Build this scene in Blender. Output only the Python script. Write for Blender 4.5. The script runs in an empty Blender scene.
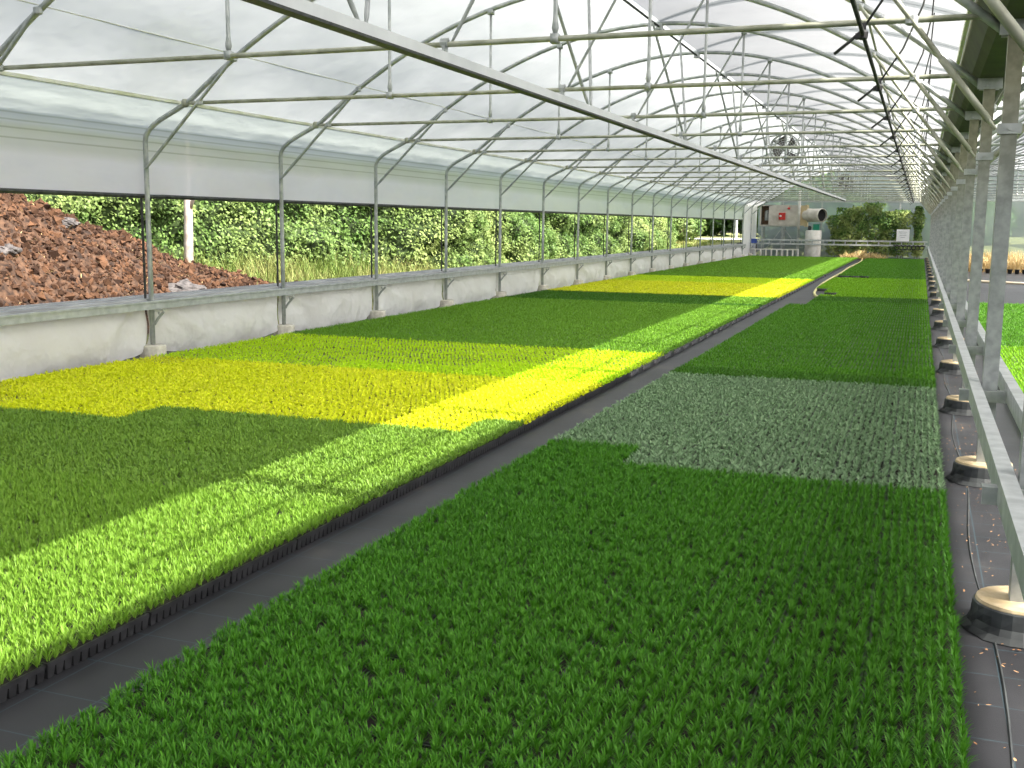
import bpy, bmesh, math, random
import numpy as np
from mathutils import Vector, Matrix, noise

random.seed(7)
rng = np.random.default_rng(11)
S = bpy.context.scene
COL = S.collection
PI = math.pi
ORD = ["zeroth", "first", "second", "third", "fourth", "fifth", "sixth", "seventh", "eighth", "ninth", "tenth",
       "eleventh", "twelfth", "thirteenth", "fourteenth", "fifteenth", "sixteenth", "seventeenth", "eighteenth",
       "nineteenth", "twentieth", "twenty-first", "twenty-second"]

# ---------------------------------------------------------------- main dimensions (metres)
FLOOR = -0.22
BAY = 3.13
TY = [5.24 + BAY * i for i in range(20)]          # frame positions along the house
XL, XR = -9.3, 0.53                               # left tubes, right posts
Y0, Y1 = -6.0, 67.8
XC = -4.15                                        # ridge
def roof_z(x, c=XC):
    return 4.8 - .088 * (x - c) ** 2

# ---------------------------------------------------------------- materials
def new_mat(name):
    m = bpy.data.materials.new(name); m.use_nodes = True
    nt = m.node_tree
    for n in list(nt.nodes): nt.nodes.remove(n)
    out = nt.nodes.new('ShaderNodeOutputMaterial')
    return m, nt, out
def N(nt, kind, **kw):
    n = nt.nodes.new(kind)
    for k, v in kw.items():
        if k.startswith('i_'): n.inputs[k[2:].replace('_', ' ')].default_value = v
        else: setattr(n, k, v)
    return n
def ramp(nt, stops):
    r = nt.nodes.new('ShaderNodeValToRGB')
    e = r.color_ramp.elements
    while len(e) > 1: e.remove(e[-1])
    e[0].position = stops[0][0]; e[0].color = (*stops[0][1], 1)
    for p, c in stops[1:]:
        q = e.new(p); q.color = (*c, 1)
    return r
def coords(nt, scale=(1, 1, 1)):
    g = nt.nodes.new('ShaderNodeNewGeometry')
    mp = nt.nodes.new('ShaderNodeMapping'); mp.inputs['Scale'].default_value = scale
    nt.links.new(g.outputs['Position'], mp.inputs['Vector'])
    return mp.outputs['Vector']
def mottled(name, c1, c2, scale=8, metallic=0, rough=.6, stretch=(1, 1, 1), lo=.35, hi=.65, bump=0, detail=5):
    m, nt, out = new_mat(name)
    b = N(nt, 'ShaderNodeBsdfPrincipled', i_Metallic=metallic, i_Roughness=rough)
    t = N(nt, 'ShaderNodeTexNoise', i_Scale=scale, i_Detail=detail)
    nt.links.new(coords(nt, stretch), t.inputs['Vector'])
    r = ramp(nt, [(lo, c1), (hi, c2)])
    nt.links.new(t.outputs['Fac'], r.inputs['Fac'])
    nt.links.new(r.outputs['Color'], b.inputs['Base Color'])
    if bump:
        bp = N(nt, 'ShaderNodeBump', i_Strength=bump, i_Distance=.02)
        nt.links.new(t.outputs['Fac'], bp.inputs['Height']); nt.links.new(bp.outputs['Normal'], b.inputs['Normal'])
    nt.links.new(b.outputs[0], out.inputs[0])
    return m
def film(name, c1, c2, clear, diffuse=.15, scale=.6, stretch=(1, 1, 1), bump=.25, bscale=1.2):
    m, nt, out = new_mat(name)
    t = N(nt, 'ShaderNodeTexNoise', i_Scale=scale, i_Detail=4)
    v = coords(nt, stretch); nt.links.new(v, t.inputs['Vector'])
    r = ramp(nt, [(.3, c1), (.7, c2)]); nt.links.new(t.outputs['Fac'], r.inputs['Fac'])
    tr = N(nt, 'ShaderNodeBsdfTransparent'); tr.inputs[0].default_value = (.93, .95, .95, 1)
    tl = N(nt, 'ShaderNodeBsdfTranslucent'); di = N(nt, 'ShaderNodeBsdfDiffuse')
    for s in (tl, di): nt.links.new(r.outputs['Color'], s.inputs['Color'])
    t2 = N(nt, 'ShaderNodeTexNoise', i_Scale=bscale, i_Detail=3); nt.links.new(v, t2.inputs['Vector'])
    bp = N(nt, 'ShaderNodeBump', i_Strength=bump, i_Distance=.15)
    nt.links.new(t2.outputs['Fac'], bp.inputs['Height'])
    for s in (tl, di): nt.links.new(bp.outputs['Normal'], s.inputs['Normal'])
    a = N(nt, 'ShaderNodeMixShader'); a.inputs[0].default_value = diffuse
    nt.links.new(tl.outputs[0], a.inputs[1]); nt.links.new(di.outputs[0], a.inputs[2])
    b = N(nt, 'ShaderNodeMixShader'); b.inputs[0].default_value = 1 - clear
    nt.links.new(tr.outputs[0], b.inputs[1]); nt.links.new(a.outputs[0], b.inputs[2])
    nt.links.new(b.outputs[0], out.inputs[0])
    return m, nt, r
def leaf(name, c1, c2, c3=None, transl=.3, rough=.5, patch=1.5):
    """each leaf its own shade between c1 and c2, with broad patches towards c3"""
    m, nt, out = new_mat(name)
    g = N(nt, 'ShaderNodeNewGeometry')
    r = ramp(nt, [(.0, c1), (1., c2)]); nt.links.new(g.outputs['Random Per Island'], r.inputs['Fac'])
    t = N(nt, 'ShaderNodeTexNoise', i_Scale=patch, i_Detail=3); nt.links.new(coords(nt), t.inputs['Vector'])
    mr = N(nt, 'ShaderNodeMapRange'); mr.inputs['From Min'].default_value = .4; mr.inputs['From Max'].default_value = .7
    nt.links.new(t.outputs['Fac'], mr.inputs['Value'])
    mx = N(nt, 'ShaderNodeMixRGB'); mx.inputs['Color2'].default_value = (*(c3 or c2), 1)
    nt.links.new(mr.outputs[0], mx.inputs['Fac']); nt.links.new(r.outputs['Color'], mx.inputs['Color1'])
    b = N(nt, 'ShaderNodeBsdfPrincipled', i_Roughness=rough); b.inputs['Specular IOR Level'].default_value = .25
    nt.links.new(mx.outputs[0], b.inputs['Base Color'])
    tl = N(nt, 'ShaderNodeBsdfTranslucent'); nt.links.new(mx.outputs[0], tl.inputs['Color'])
    a = N(nt, 'ShaderNodeMixShader'); a.inputs[0].default_value = transl
    nt.links.new(b.outputs[0], a.inputs[1]); nt.links.new(tl.outputs[0], a.inputs[2])
    nt.links.new(a.outputs[0], out.inputs[0])
    return m

GALV = mottled('galvanised tube', (.36, .39, .38), (.56, .58, .57), 9, .45, .5)
GALVP = mottled('galvanised post', (.36, .385, .375), (.47, .49, .48), 16, .3, .5)
RAILM = mottled('galvanised rail', (.38, .40, .40), (.52, .54, .54), 9, .3, .5)
PALE = mottled('pale rail', (.76, .78, .79), (.84, .86, .87), 4, .1, .5)
OLIVE = mottled('weathered tube', (.30, .31, .22), (.50, .51, .42), 7, .3, .55)
GUTM = mottled('gutter algae green', (.03, .04, .015), (.06, .075, .028), 3, .1, .7)
LATH = mottled('pale lath', (.66, .68, .5), (.9, .9, .84), 3, 0, .6)
DARKT = mottled('dark steel', (.03, .032, .03), (.07, .075, .07), 12, .3, .5)
BLACKP = mottled('black plastic', (.012, .012, .013), (.03, .03, .032), 12, 0, .45)
SOIL = mottled('tray compost', (.010, .008, .006), (.03, .022, .016), 60, 0, .9)
CONC = mottled('tan concrete', (.44, .33, .18), (.60, .48, .30), 14, 0, .85)
CONCG = mottled('grey concrete', (.5, .47, .4), (.7, .67, .58), 14, 0, .85)
SLEEVE = mottled('black sleeve', (.02, .022, .024), (.055, .06, .06), 7, 0, .5)
BOARD = mottled('weathered grey board', (.30, .31, .31), (.48, .49, .48), 3, 0, .8, (3, .6, 3))
PEAT = mottled('brown compost heap', (.022, .012, .008), (.135, .073, .042), 9, 0, .95, bump=1., lo=.36, hi=.66, detail=12)
WHITEM = mottled('white paint', (.62, .6, .55), (.8, .78, .74), 4, 0, .6)
CREAM = mottled('cream cabinet', (.50, .46, .40), (.66, .62, .56), 3, .1, .55)
RUST = mottled('rusty brown', (.10, .06, .035), (.22, .14, .09), 5, 0, .8)
CLOD = leaf('compost clod', (.018, .009, .006), (.17, .085, .045), (.05, .026, .016), .0, .9, 2.5)
FANB = mottled('dusty fan blade', (.10, .09, .085), (.19, .17, .16), 5, .2, .6)
REDM = mottled('red enamel', (.55, .02, .02), (.65, .04, .03), 4, 0, .4)
GREENP = mottled('green plastic', (.0, .17, .10), (.01, .25, .15), 4, 0, .4)
BLUEP = mottled('blue plastic', (.03, .06, .3), (.05, .1, .4), 4, 0, .4)
HOSEY = mottled('yellow hose', (.62, .55, .2), (.75, .7, .35), 5, 0, .5)
HOSEB = mottled('beige hose', (.5, .42, .3), (.6, .52, .4), 5, 0, .5)
SIGNM = mottled('white board', (.8, .8, .82), (.88, .88, .9), 4, 0, .5)
INK = mottled('grey print', (.3, .32, .36), (.4, .42, .45), 40, 0, .7)
BARK = mottled('pale bark', (.42, .34, .28), (.68, .6, .54), 8, 0, .9)
WOOD = mottled('brown stem', (.07, .05, .03), (.14, .1, .06), 8, 0, .9)
STRAW = leaf('dry straw', (.45, .33, .15), (.75, .6, .34), (.6, .45, .2), .2)
LITTER = leaf('fallen leaf bits', (.20, .08, .03), (.55, .32, .16), None, .1)
ROADM = mottled('pale asphalt', (.45, .45, .47), (.58, .58, .6), 3, 0, .9)
STONE = mottled('pale stone', (.06, .055, .055), (.15, .135, .13), 12, 0, .9)

def post_mat():
    m, nt, out = new_mat('galvanised square post')
    b = N(nt, 'ShaderNodeBsdfPrincipled', i_Metallic=.25, i_Roughness=.55)
    t = N(nt, 'ShaderNodeTexNoise', i_Scale=14., i_Detail=5); nt.links.new(coords(nt), t.inputs['Vector'])
    a = ramp(nt, [(.35, (.25, .27, .265)), (.65, (.37, .39, .385))]); o = ramp(nt, [(.35, (.20, .195, .13)), (.65, (.30, .29, .21))])
    for q in (a, o): nt.links.new(t.outputs['Fac'], q.inputs['Fac'])
    g = N(nt, 'ShaderNodeNewGeometry'); sp = N(nt, 'ShaderNodeSeparateXYZ'); nt.links.new(g.outputs['Position'], sp.inputs[0])
    mr = N(nt, 'ShaderNodeMapRange'); mr.inputs['From Min'].default_value = 1.7; mr.inputs['From Max'].default_value = 2.6; nt.links.new(sp.outputs['Z'], mr.inputs['Value'])
    mx = N(nt, 'ShaderNodeMixRGB'); nt.links.new(mr.outputs[0], mx.inputs['Fac']); nt.links.new(a.outputs[0], mx.inputs['Color1']); nt.links.new(o.outputs[0], mx.inputs['Color2'])
    nt.links.new(mx.outputs[0], b.inputs['Base Color']); nt.links.new(b.outputs[0], out.inputs[0]); return m
POSTM = post_mat()

def fabric_mat():
    m, nt, out = new_mat('woven ground cloth')
    b = N(nt, 'ShaderNodeBsdfPrincipled', i_Roughness=.5); b.inputs['Specular IOR Level'].default_value = .35
    t = N(nt, 'ShaderNodeTexNoise', i_Scale=1.3, i_Detail=6); nt.links.new(coords(nt), t.inputs['Vector'])
    r = ramp(nt, [(.35, (.015, .0155, .018)), (.62, (.030, .030, .034)), (.8, (.075, .065, .055))])
    nt.links.new(t.outputs['Fac'], r.inputs['Fac'])
    g = N(nt, 'ShaderNodeNewGeometry'); sp = N(nt, 'ShaderNodeSeparateXYZ'); nt.links.new(g.outputs['Position'], sp.inputs[0])
    prev = None
    for ax, per, off in (('X', .27, 40.09), ('Y', .31, 40.0)):
        a = N(nt, 'ShaderNodeMath', operation='ADD'); a.inputs[1].default_value = off; nt.links.new(sp.outputs[ax], a.inputs[0])
        mo = N(nt, 'ShaderNodeMath', operation='MODULO'); mo.inputs[1].default_value = per; nt.links.new(a.outputs[0], mo.inputs[0])
        lt = N(nt, 'ShaderNodeMath', operation='LESS_THAN'); lt.inputs[1].default_value = .007; nt.links.new(mo.outputs[0], lt.inputs[0])
        if prev is None: prev = lt
        else:
            mx = N(nt, 'ShaderNodeMath', operation='MAXIMUM'); nt.links.new(prev.outputs[0], mx.inputs[0]); nt.links.new(lt.outputs[0], mx.inputs[1]); prev = mx
    k = N(nt, 'ShaderNodeMath', operation='MULTIPLY'); k.inputs[1].default_value = .32; nt.links.new(prev.outputs[0], k.inputs[0])
    mx = N(nt, 'ShaderNodeMixRGB'); mx.inputs['Color2'].default_value = (.06, .12, .15, 1)
    nt.links.new(k.outputs[0], mx.inputs['Fac']); nt.links.new(r.outputs[0], mx.inputs['Color1'])
    nt.links.new(mx.outputs[0], b.inputs['Base Color'])
    wv = N(nt, 'ShaderNodeTexNoise', i_Scale=240., i_Detail=1); nt.links.new(coords(nt), wv.inputs['Vector'])
    bp = N(nt, 'ShaderNodeBump', i_Strength=.15, i_Distance=.004); nt.links.new(wv.outputs['Fac'], bp.inputs['Height']); nt.links.new(bp.outputs[0], b.inputs['Normal'])
    nt.links.new(b.outputs[0], out.inputs[0])
    return m
FABRIC = fabric_mat()

FILM_ROOF, _, _ = film('milky roof film', (.41, .435, .43), (.51, .53, .525), .03, .3)
FILM_NEXT, _, _ = film('milky roof film over next bay', (.46, .49, .48), (.54, .56, .55), .03, .3)
FILM_VENT, _, _ = film('clear vent film', (.215, .222, .226), (.24, .248, .25), .04, .08)
FILM_LAP, _, _ = film('lapped vent film', (.30, .34, .35), (.36, .40, .41), .42, .1)
FILM_SKIRT, _, _ = film('white skirt film', (.86, .85, .82), (.97, .97, .96), .04, .62, .7, (1, 1.4, 1.4), .6, 2.2)
FILM_END, _, _ = film('end wall film', (.40, .48, .48), (.52, .60, .60), .42, .2)
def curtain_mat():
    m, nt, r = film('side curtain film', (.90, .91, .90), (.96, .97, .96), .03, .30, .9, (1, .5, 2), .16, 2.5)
    # greenish algae band and lapped hems; colour darkens further towards the eave
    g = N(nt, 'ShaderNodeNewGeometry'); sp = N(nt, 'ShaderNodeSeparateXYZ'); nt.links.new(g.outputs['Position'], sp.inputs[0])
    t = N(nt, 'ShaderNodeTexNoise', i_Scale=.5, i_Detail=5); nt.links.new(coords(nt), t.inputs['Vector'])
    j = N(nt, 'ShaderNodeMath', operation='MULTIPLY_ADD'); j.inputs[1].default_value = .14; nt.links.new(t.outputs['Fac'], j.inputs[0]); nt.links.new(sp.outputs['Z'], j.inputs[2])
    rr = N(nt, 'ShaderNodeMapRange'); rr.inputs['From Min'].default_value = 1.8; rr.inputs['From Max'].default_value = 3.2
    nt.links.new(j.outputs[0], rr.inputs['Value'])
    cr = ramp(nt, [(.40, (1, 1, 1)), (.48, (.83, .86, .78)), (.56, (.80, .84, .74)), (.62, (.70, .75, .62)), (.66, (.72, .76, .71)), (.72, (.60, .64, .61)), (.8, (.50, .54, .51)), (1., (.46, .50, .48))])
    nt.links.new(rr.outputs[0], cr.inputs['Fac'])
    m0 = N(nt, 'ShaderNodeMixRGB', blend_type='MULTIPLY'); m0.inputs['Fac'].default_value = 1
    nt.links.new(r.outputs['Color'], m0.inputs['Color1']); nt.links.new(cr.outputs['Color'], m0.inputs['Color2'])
    hr = N(nt, 'ShaderNodeMapRange'); hr.inputs['From Min'].default_value = 2.0; hr.inputs['From Max'].default_value = 3.0
    nt.links.new(sp.outputs['Z'], hr.inputs['Value'])
    st = [(0, (1, 1, 1))]
    for z in (.47, .58, .665, .74): st += [(z-.012, (1, 1, 1)), (z-.004, (.72, .74, .66)), (z+.004, (.72, .74, .66)), (z+.012, (1, 1, 1))]
    hm = ramp(nt, st); nt.links.new(hr.outputs[0], hm.inputs['Fac'])
    mx = N(nt, 'ShaderNodeMixRGB', blend_type='MULTIPLY'); mx.inputs['Fac'].default_value = 1
    nt.links.new(m0.outputs[0], mx.inputs['Color1']); nt.links.new(hm.outputs['Color'], mx.inputs['Color2'])
    for n in nt.nodes:
        if n.type in ('BSDF_TRANSLUCENT', 'BSDF_DIFFUSE'): nt.links.new(mx.outputs[0], n.inputs['Color'])
    return m
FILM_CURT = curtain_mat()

# ---------------------------------------------------------------- mesh helpers
class MB:
    def __init__(s): s.v = []; s.f = []; s.mi = []; s.cur = 0
    def add(s, vs, fs):
        o = len(s.v); s.v += [tuple(p) for p in vs]
        for f in fs: s.f.append(tuple(i + o for i in f)); s.mi.append(s.cur)
    def box(s, x0, x1, y0, y1, z0, z1):
        s.add([(x0,y0,z0),(x1,y0,z0),(x1,y1,z0),(x0,y1,z0),(x0,y0,z1),(x1,y0,z1),(x1,y1,z1),(x0,y1,z1)],
              [(0,3,2,1),(4,5,6,7),(0,1,5,4),(1,2,6,5),(2,3,7,6),(3,0,4,7)])
    def tube(s, pts, r, n=8, cap=True):
        pts = [Vector(p) for p in pts]; rs = r if isinstance(r, (list, tuple)) else [r] * len(pts)
        vs = []; ref = None
        for i, p in enumerate(pts):
            a = pts[max(i-1, 0)]; b = pts[min(i+1, len(pts)-1)]
            d = (b - a).normalized()
            if ref is None:
                ref = d.orthogonal().normalized()
            u = (ref - d * ref.dot(d)).normalized(); ref = u; w = d.cross(u)
            for k in range(n):
                q = 2*PI*k/n; vs.append(p + (u*math.cos(q) + w*math.sin(q)) * rs[i])
        fs = []
        for i in range(len(pts)-1):
            for k in range(n):
                a = i*n+k; b = i*n+(k+1) % n; fs.append((a, b, b+n, a+n))
        if cap: fs += [tuple(range(n-1, -1, -1)), tuple((len(pts)-1)*n+k for k in range(n))]
        s.add(vs, fs)
    def bar(s, a, b, w, h, up=(0, 0, 1)):
        a = Vector(a); b = Vector(b); d = (b-a).normalized(); sd = d.cross(Vector(up)).normalized(); u = sd.cross(d)
        vs = [p + sd*i*w/2 + u*j*h/2 for p in (a, b) for i, j in ((-1,-1),(1,-1),(1,1),(-1,1))]
        s.add(vs, [(0,1,2,3),(7,6,5,4),(0,4,5,1),(1,5,6,2),(2,6,7,3),(3,7,4,0)])
    def lathe(s, c, prof, n=24, cap=True, jit=None):
        vs = []
        for i, (r, z) in enumerate(prof):
            for k in range(n):
                a = 2*PI*k/n; q = r * (1 + (jit(i, k) if jit else 0))
                vs.append((c[0]+q*math.cos(a), c[1]+q*math.sin(a), c[2]+z))
        fs = [(i*n+k, i*n+(k+1) % n, (i+1)*n+(k+1) % n, (i+1)*n+k) for i in range(len(prof)-1) for k in range(n)]
        if cap: fs += [tuple(range(n-1, -1, -1)), tuple((len(prof)-1)*n+k for k in range(n))]
        s.add(vs, fs)
    def mesh(s, name, mats, smooth=False):
        me = bpy.data.meshes.new(name); me.from_pydata(s.v, [], s.f)
        for m in (mats if isinstance(mats, (list, tuple)) else [mats]): me.materials.append(m)
        me.polygons.foreach_set('material_index', s.mi)
        if smooth: me.polygons.foreach_set('use_smooth', [True]*len(s.f))
        me.update(); return me
    def build(s, name, mats, parent=None, smooth=False):
        o = bpy.data.objects.new(name, s.mesh(name, mats, smooth)); COL.objects.link(o)
        if parent: o.parent = parent
        return o
def link(name, me, parent=None):
    o = bpy.data.objects.new(name, me); COL.objects.link(o)
    if parent: o.parent = parent
    return o
def tag(o, label=None, cat=None, group=None, kind=None):
    for k, v in (('label', label), ('category', cat), ('group', group), ('kind', kind)):
        if v: o[k] = v
    return o
def empty(name, loc=(0, 0, 0)):
    o = bpy.data.objects.new(name, None); COL.objects.link(o); o.location = loc; o.empty_display_size = .1
    return o
def kids_of(o, table):
    return table.get(o, [])
KIDS = {}
def child(o, parent):
    o.parent = parent; KIDS.setdefault(parent, []).append(o); return o
def copy_tree(o, parent=None):
    c = o.copy(); COL.objects.link(c)
    if parent: child(c, parent)
    for k in list(KIDS.get(o, [])): copy_tree(k, c)
    return c
def grid(f, nu, nv):
    vs = [f(i/nu, j/nv) for i in range(nu+1) for j in range(nv+1)]
    fs = [(i*(nv+1)+j, (i+1)*(nv+1)+j, (i+1)*(nv+1)+j+1, i*(nv+1)+j+1) for i in range(nu) for j in range(nv)]
    return vs, fs
def tri_mesh(name, v, t, mat):
    me = bpy.data.meshes.new(name)
    v = np.asarray(v, np.float32); t = np.asarray(t, np.int32); nt_ = len(t)
    me.vertices.add(len(v)); me.vertices.foreach_set('co', v.ravel())
    me.loops.add(nt_*3); me.loops.foreach_set('vertex_index', t.ravel())
    me.polygons.add(nt_); me.polygons.foreach_set('loop_start', np.arange(0, nt_*3, 3, dtype=np.int32))
    me.materials.append(mat)
    me.update(calc_edges=True); return me

# ---------------------------------------------------------------- camera
f = 1080.
def ray(u, v): return Vector((u-512, v-384, f)).normalized()
Yc = ray(921, 227); Dn = ray(424, 7812); Dn = (Dn - Yc*Dn.dot(Yc)).normalized(); Zc = -Dn; Xc = Yc.cross(Zc)
cam = bpy.data.cameras.new('camera'); co = bpy.data.objects.new('camera', cam); COL.objects.link(co)
right = Vector((Xc[0], Yc[0], Zc[0])); down = Vector((Xc[1], Yc[1], Zc[1])); fwd = Vector((Xc[2], Yc[2], Zc[2]))
R = Matrix((right, -down, -fwd)).transposed().to_4x4()
co.matrix_world = Matrix.Translation((0, 0, 1.6)) @ R
cam.sensor_width = 36; cam.lens = f/1024*36; cam.clip_end = 600; cam.clip_start = .05
S.camera = co
def project(p):
    d = Vector(p) - Vector((0, 0, 1.6)); z = d.dot(fwd)
    if z < .2: return None
    return 512 + f*d.dot(right)/z, 384 + f*d.dot(down)/z, z

# ---------------------------------------------------------------- light
S.view_settings.view_transform = 'Standard'; S.view_settings.look = 'None'
S.view_settings.gamma = 1; S.view_settings.use_curve_mapping = False
S.view_settings.exposure = 0.55
w = bpy.data.worlds.new('sky'); S.world = w; w.use_nodes = True
nt = w.node_tree; bg = nt.nodes['Background']
sky = nt.nodes.new('ShaderNodeTexSky'); sky.sky_type = 'NISHITA'; sky.sun_disc = False
sky.sun_elevation = math.radians(45); sky.sun_rotation = math.radians(102); sky.dust_density = 5; sky.air_density = .8; sky.ozone_density = 1
hs = nt.nodes.new('ShaderNodeHueSaturation'); hs.inputs['Saturation'].default_value = .55
nt.links.new(sky.outputs[0], hs.inputs['Color']); nt.links.new(hs.outputs[0], bg.inputs[0]); bg.inputs[1].default_value = .26
sd = bpy.data.lights.new('sun', 'SUN'); sd.energy = 7.6; sd.angle = math.radians(.6); sd.color = (1, .95, .86)
so = bpy.data.objects.new('sun', sd); COL.objects.link(so)
SUN = Vector((-1, .22, -.985))
so.rotation_euler = SUN.to_track_quat('-Z', 'Y').to_euler(); so.location = (8, -3, 12)

# ---------------------------------------------------------------- setting: ground, floor, films
b = MB(); b.add([(-9.75, Y0, FLOOR), (22, Y0, FLOOR), (22, 69, FLOOR), (-9.75, 69, FLOOR)], [(0, 1, 2, 3)])
tag(b.build('floor', FABRIC), 'black woven ground cloth covering the greenhouse floor', 'floor', kind='structure')

def gz(x, y):
    h = FLOOR - .03
    t = min(max((y-48)/16, 0), 1); h += .85*t*t*(3-2*t)
    return h + .05*noise.noise(Vector((x*.4, y*.4, 3)))
GROUND = mottled('rough grass ground', (.10, .13, .03), (.30, .30, .10), 1.6, 0, .95, lo=.3, hi=.7)
vs, fs = grid(lambda a, c: (-70+60.2*a, -10+150*c, gz(-70+60.2*a, -10+150*c)), 60, 90)
b = MB(); b.add(vs, fs); tag(b.build('ground_left', GROUND), 'rough grassy ground outside the open side', 'ground', kind='structure')
vs, fs = grid(lambda a, c: (-9.8+60*a, 69+70*c, FLOOR-.04+.8*min(c*5, 1)), 6, 20)
b = MB(); b.add(vs, fs); tag(b.build('ground_back', GROUND), 'grassy ground beyond the end wall', 'ground', kind='structure')
b = MB()
vs, fs = grid(lambda a, c: (-60+49.5*a, 71+8*c, gz(-60+49.5*a, 71+8*c)+.06), 24, 3); b.add(vs, fs)
tag(b.build('road', ROADM), 'pale road beyond the hedge end', 'road', kind='structure')

# roof film, left half: eave to ridge
def roofsheet(c, xa, xb, name, mat, label, y0=Y0, y1=Y1):
    n = 22
    def p(a, t):
        x = xa + (xb-xa)*a; y = y0 + (y1-y0)*t
        if c > 0 and a == 0: return (.80, y, 3.29)
        sag = .015*abs(math.sin(PI*(y-TY[0])/BAY))
        z = roof_z(x, c)
        if c < 0 and x < -8.2: z = 3.02 + (x+8.82)/.62*.337
        return (x, y, z + .05 - sag)
    vs, fs = grid(p, n, 141); m = MB(); m.add(vs, fs)
    return tag(m.build(name, mat, smooth=True), label, 'roof', kind='structure')
roofsheet(XC, -8.82, XC, 'ceiling', FILM_ROOF, 'milky white film stretched over the left half of the roof')
roofsheet(5.45, .86, 5.45, 'ceiling_right', FILM_NEXT, 'milky film roof over the neighbouring bay')
# eave lath
m = MB(); m.box(-8.86, -8.78, 2, Y1, 3.03, 3.065)
tag(m.build('trim_1', LATH), 'pale lath clamping the film along the left eave', 'trim', kind='structure')
# wall_left: rolled-up curtain from eave to mid height
prof = [(-8.83, 3.05), (-9.0, 2.95), (-9.17, 2.86), (-9.31, 2.75), (-9.375, 2.63), (-9.37, 2.3), (-9.375, 2.1), (-9.37, 1.90)]
def curt(a, t):
    k = a*(len(prof)-1); i = min(int(k), len(prof)-2); q = k-i
    x = prof[i][0]*(1-q)+prof[i+1][0]*q; z = prof[i][1]*(1-q)+prof[i+1][1]*q
    y = 4+(61.95-4)*t
    wob = .035*noise.noise(Vector((y*1.6, z*2.5, 0))) * min(1, a*2) + .02*noise.noise(Vector((y*5, z*1.2, 5)))*a
    return (x - .03 + wob, y, z)
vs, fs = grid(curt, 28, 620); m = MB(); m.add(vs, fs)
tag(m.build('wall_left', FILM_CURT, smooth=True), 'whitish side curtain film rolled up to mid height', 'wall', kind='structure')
m = MB(); m.tube([(-9.385, 4, 1.89), (-9.385, 61.95, 1.89)], .028, 8)
tag(m.build('trim_2', DARKT), 'dark roller tube along the bottom of the side curtain', 'trim', kind='structure')
# low skirt film, one sagging sheet per bay
YL = [TY[0]+BAY*i for i in range(-1, 19)]
m = MB()
for y in YL[:-1]:
    def skirt(a, t):
        yy = y + .02 + (BAY-.04)*t; e = abs(2*t-1)
        zb = FLOOR + .03 + .15*e**5
        z = .47*(1-a) + zb*a
        bul = .16*math.sin(PI*a*.8)*(1-e**3) + .09*noise.noise(Vector((yy*2.6, z*1.5, 7)))*a + .045*math.sin(9*(1-e)/(.2+a))*e*e + .035*noise.noise(Vector((yy*7, z*5, 1)))*a
        return (-9.40 + bul, yy, z)
    vs, fs = grid(skirt, 16, 60); m.add(vs, fs)
tag(m.build('baseboard_left', FILM_SKIRT, smooth=True), 'white film skirt closing the low side below the ledge', 'wall skirt', kind='structure')
m = MB()
y = 2.1
for i in range(19):
    m.box(-10.02, -9.345, y+.004, y+BAY-.004, .52, .56); y += BAY
for k in range(3): m.box(-9.9+.24*k, -9.84+.24*k, 2.1, 61.5, .56, .575)
tag(m.build('trim_3', BOARD), 'grey weathered ledge boards along the open side', 'ledge', kind='structure')
m = MB(); m.box(-9.262, -9.222, 2.1, 62.4, .445, .555)
m.box(-9.222, -9.206, 2.1, 62.4, .53, .555)
tag(m.build('trim_4', RAILM), 'galvanised rail along the front edge of the low side ledge', 'rail', kind='structure')
def cend(a, t):
    return (-9.40+.03*math.sin(t*30), 61.97+(Y1-61.97)*t, FLOOR+(2.75-FLOOR)*a)
vs, fs = grid(cend, 10, 40); vs2, fs2 = grid(lambda a, t: (-9.40+.57*a, 61.97+(Y1-61.97)*t, 2.75+.3*a), 4, 10); m = MB(); m.add(vs, fs); m.add(vs2, fs2)
tag(m.build('wall_left_end', FILM_SKIRT, smooth=True), 'closed white film panel at the far corner of the open side', 'wall', kind='structure')
# end wall film and frame
m = MB()
def endw(a, t):
    x = -9.35 + 9.9*a; top = (roof_z(x) if x > -8.8 else 2.7+(x+9.35)*.6)
    return (x, Y1+.02*math.sin(a*40), FLOOR + (top-FLOOR)*t)
vs, fs = grid(endw, 40, 12); m.add(vs, fs)
tag(m.build('wall_back', FILM_END, smooth=True), 'translucent grey-green film wall at the far end', 'wall', kind='structure')
m = MB()
def endw2(a, t):
    x = .6 + 9.7*a; return (x, Y1+.02*math.sin(a*40), FLOOR + (roof_z(x, 5.45)-FLOOR)*t)
vs, fs = grid(endw2, 40, 12); m.add(vs, fs)
tag(m.build('wall_back_right', FILM_END, smooth=True), 'translucent film wall at the far end of the neighbouring bay', 'wall', kind='structure')
m = MB()
for x in (-7.9, -5.6, -3.4, -1.2):
    m.box(x-.04, x+.04, Y1-.12, Y1-.04, FLOOR, roof_z(x))
m.box(-9.2, .4, Y1-.13, Y1-.05, 3.0, 3.08)
tag(m.build('trim_5', GALVP), 'galvanised uprights and cross bar framing the far end wall', 'wall frame', kind='structure')

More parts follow.
